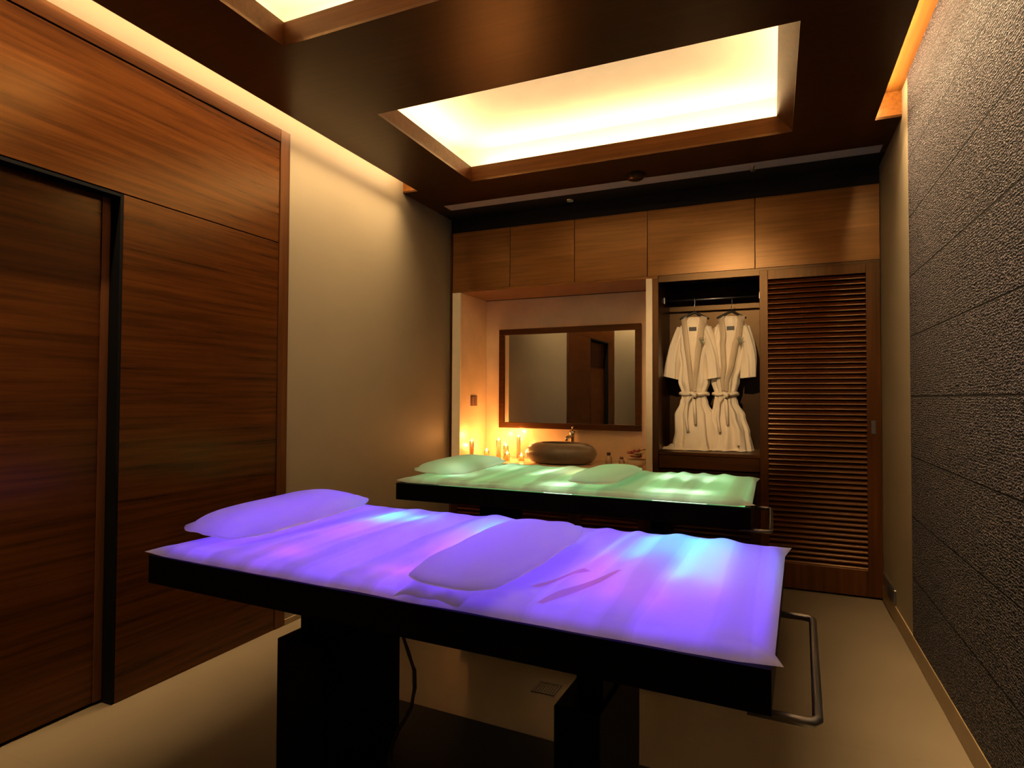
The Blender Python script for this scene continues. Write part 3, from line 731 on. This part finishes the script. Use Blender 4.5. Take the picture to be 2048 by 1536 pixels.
def ffl(u, v):
    x = .955 + .165*(u-.5); sc = .012*abs(math.sin(2*PI*u))
    y = .075 - .098*v - sc*v
    return Vector((x, y, zP+.036 - .012*v + .006*math.sin(PI*u) - .004*v*math.cos(4*PI*u)))
grid(bm, ffl, 30, 12); bm.transform(MW[bp.name])
obj('scalloped_flap', bm, pad_m, bo, True)
# green bed
LG, WG, zG = 1.625, .80, .777
bg = bed((-1.702, 2.50), 0, LG, WG, zG, .080, 'black massage bed glowing green, beside the cabinets', '', {'panel': GR,
    'leds': [(.28, .56, .05, .24, gw_), (.36, .62, .03, .2, gw_), (.62, .50, .08, .25, gw_), (.80, .12, .12, .12, gw_), (.72, .58, .05, .25, gy_), (1.22, .56, .05, .2, gw_), (1.32, .58, .05, .22, gw_), (1.42, .56, .05, .22, gw_), (1.34, .12, .22, .12, gw_), (.25, .2, .08, .1, gw_)]})
rG = [(.30, .022, .03, .2, .78), (.44, .014, .02, .2, .78), (.66, .026, .045, .2, .78), (.95, .022, .04, .1, .78), (1.06, .022, .025, .2, .78), (1.20, .014, .025, .1, .78), (1.27, .028, .03, .3, .77), (1.37, .028, .03, .3, .77), (1.47, .026, .035, .3, .77)]
sG = sheet(bg, LG, WG, zG, 'white sheet glowing pale green, on the far bed', 5, sheet_m, rG)
pad(bg, zG, .0, .30, .10, .72, zG+.034, .055, 'long pillow glowing green at the left end of the far bed', 'pillow', 'pillow', pad_m, lean=.03, scal=.010, wedge=.25, seed=6, grp='pillows at the head of the beds', dx=.05)
pad(bg, zG, .86, 1.10, .02, .60, zG+.044, .045, 'green lit bolster across the middle of the far bed', 'bolster', 'bolster', pad_m, lean=.02, scal=.014, seed=7, grp='bolsters across the beds', dx=.06)

# cable, floor drain, floor level wall outlet
cb = obj('power_cable', tube(bmesh.new(), [Vector(p) for p in [(-1.02, 1.5, .66), (-1.0, 1.5, .52), (-.972, 1.5, .455), (-.953, 1.5, .41), (-.951, 1.5, .36), (-.962, 1.5, .305), (-.985, 1.5, .26), (-1.012, 1.5, .22), (-1.030, 1.5, .17), (-1.034, 1.5, .112), (-1.03, 1.48, .094), (-1.0, 1.42, .092)]], .006, 10), plain('grey brown cable', (.045, .032, .028), .5), None, True)
tag(cb, 'dark power cable hanging from the near bed', 'cable')
t = thing('floor_drain', (-.86, 2.36, 0), 'small square metal drain in the floor behind the near bed', 'drain')
obj('drain_frame', BX((-.91, -.81, 2.31, 2.32, .0, .003), (-.91, -.81, 2.40, 2.41, .0, .003), (-.91, -.90, 2.32, 2.40, 0, .003), (-.82, -.81, 2.32, 2.40, 0, .003)), plain('dull drain metal', (.05, .045, .04), .6), t)
obj('grille', BX(*[(-.90+.012*k, -.894+.012*k, 2.32, 2.40, 0, .002) for k in range(7)]), rubber, t)
t = thing('wall_outlet', (XR, 3.93, .10), 'flat metal outlet box low on the beige wall beside the louvred door', 'outlet')
obj('plate', bev(BX((XR-.012, XR, 3.79, 4.12, .094, .175)), .002, 1), steel, t)
obj('socket', bev(BX((XR-.014, XR-.0115, 3.83, 3.94, .108, .162)), .001, 1), rubber, t)
